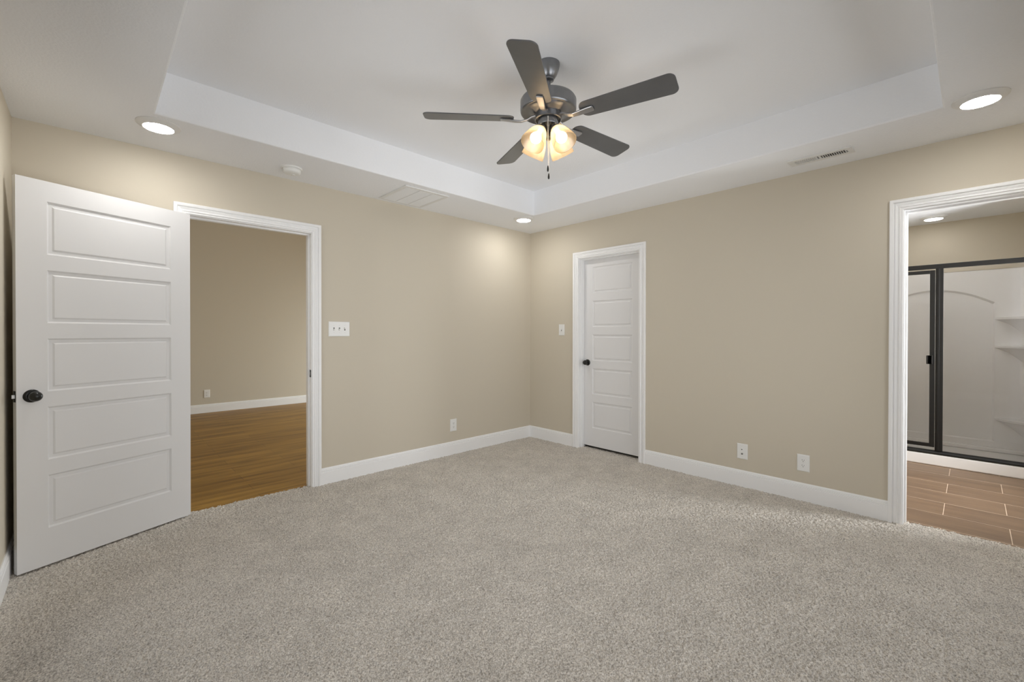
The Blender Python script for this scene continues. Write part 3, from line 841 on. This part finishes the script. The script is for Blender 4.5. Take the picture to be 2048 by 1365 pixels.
# blade bracket: curved flat arm from the flywheel to under the blade
def bracket_mb():
    mb = MB()
    # (r, z offset from blade plane, half width, thickness)
    st = [(0.066, 0.012, 0.0105), (0.090, 0.006, 0.0105), (0.115, -0.010, 0.0115), (0.145, -0.019, 0.0140), (0.180, -0.018, 0.0165), (0.215, -0.0145, 0.0180), (0.250, -0.0120, 0.0180), (0.256, -0.0118, 0.0150)]
    vs = []; th = 0.0095
    for r_, z_, w_ in st:
        vs += [(r_, -w_, z_), (r_, w_, z_), (r_, w_, z_ + th), (r_, -w_, z_ + th)]
    fs = [(0, 1, 2, 3), tuple(len(vs) - 4 + k for k in range(4))[::-1]]
    for i in range(len(st) - 1):
        for k in range(4):
            fs.append((i * 4 + k, i * 4 + (k + 1) % 4, (i + 1) * 4 + (k + 1) % 4, (i + 1) * 4 + k))
    mb.add(vs, fs)
    return mb
for k in range(5):
    a = a0 + k * 2 * PI / 5
    if k == 0:
        bl = bo.build('fan_blade', M['blade'], fan, bevel=0.0015)
        br = bracket_mb().build('blade_bracket', M['pewter_lit'], fan, bevel=0.0042, segs=3)
        proto = (bl, br)
        bl.matrix_local = Matrix.Translation((0, 0, zb - Z0)) @ Matrix.Rotation(a, 4, 'Z') @ Matrix.Rotation(ROT, 4, 'X')
        br.matrix_local = Matrix.Translation((0, 0, zb - Z0)) @ Matrix.Rotation(a, 4, 'Z') @ Matrix.Rotation(ROT, 4, 'X')
    else:
        for p_ in proto:
            c = p_.copy(); COL.objects.link(c); c.parent = fan
            c.matrix_local = Matrix.Translation((0, 0, zb - Z0)) @ Matrix.Rotation(a, 4, 'Z') @ Matrix.Rotation(ROT, 4, 'X')
# lamp arms, shades, bulbs
def lamp(az):
    tilt = math.radians(35)
    ca, sa = math.cos(az), math.sin(az)
    # local frame: axis pointing out and down
    ax = Vector((math.sin(tilt) * ca, math.sin(tilt) * sa, -math.cos(tilt)))
    root = Vector((0.046 * ca, 0.046 * sa, 2.332 - Z0))
    q = Vector((0, 0, 1)).rotation_difference(ax)
    T = Matrix.Translation(root) @ q.to_matrix().to_4x4()
    so = MB().lathe([(0.013, -0.012), (0.019, -0.004), (0.024, 0.004), (0.0275, 0.010), (0.0275, 0.024), (0.025, 0.027)], 28, T).build('lamp_socket', M['pewter'], fan, auto=40)
    prof = [(0.0255, 0.014), (0.0310, 0.020), (0.0410, 0.036), (0.0490, 0.056), (0.0550, 0.078), (0.0600, 0.102), (0.0640, 0.129)]
    inner = [(r_ - 0.0028, z_) for r_, z_ in prof][::-1]
    sd_ = MB().lathe(prof + inner, 44, T, caps=False)
    s_ = sd_.build('lamp_shade', M['shade'], fan, auto=60)
    tag(s_, 'glowing frosted amber glass lamp shade')
    bp_ = [(0.0, 0.1125)]
    for i in range(1, 13):
        t = PI * 0.80 * i / 12
        bp_.append((0.0300 * math.sin(t), 0.0825 + 0.0300 * math.cos(t)))
    bp_ += [(0.0125, 0.040), (0.0125, 0.028)]
    lb = MB().lathe(bp_, 28, T, caps=False).build('light_bulb', M['bulb'], s_, auto=60)
    return lb
for az in (-91.5, -1.5, 88.5, 178.5):
    lamp(math.radians(az))
# pull chains
def chain(az, top, bottom):
    r_ = 0.0565
    x, y = r_ * math.cos(az), r_ * math.sin(az)
    mb = MB()
    mb.lathe([(0.0045, top - Z0 - 0.003), (0.0045, top - Z0 + 0.003)], 12, Matrix.Translation((x, y, 0)))
    z = top - 0.004
    while z > bottom:
        mb.lathe([(0.0005, z - Z0 + 0.0021), (0.0022, z - Z0 + 0.0012), (0.0022, z - Z0 - 0.0012), (0.0005, z - Z0 - 0.0021)], 8, Matrix.Translation((x, y, 0)))
        z -= 0.0043
    c = mb.build('pull_chain', M['chain'], fan, auto=70)
    zz = bottom - Z0
    MB().lathe([(0.0018, zz + 0.002), (0.0034, zz - 0.004), (0.0048, zz - 0.014), (0.0052, zz - 0.021), (0.0044, zz - 0.027), (0.002, zz - 0.030)], 16, Matrix.Translation((x, y, 0))).build('chain_fob', M['bronze'], c, auto=50)
chain(math.radians(-139.5), 2.377, 2.120)
chain(math.radians(38.0), 2.377, 2.120)
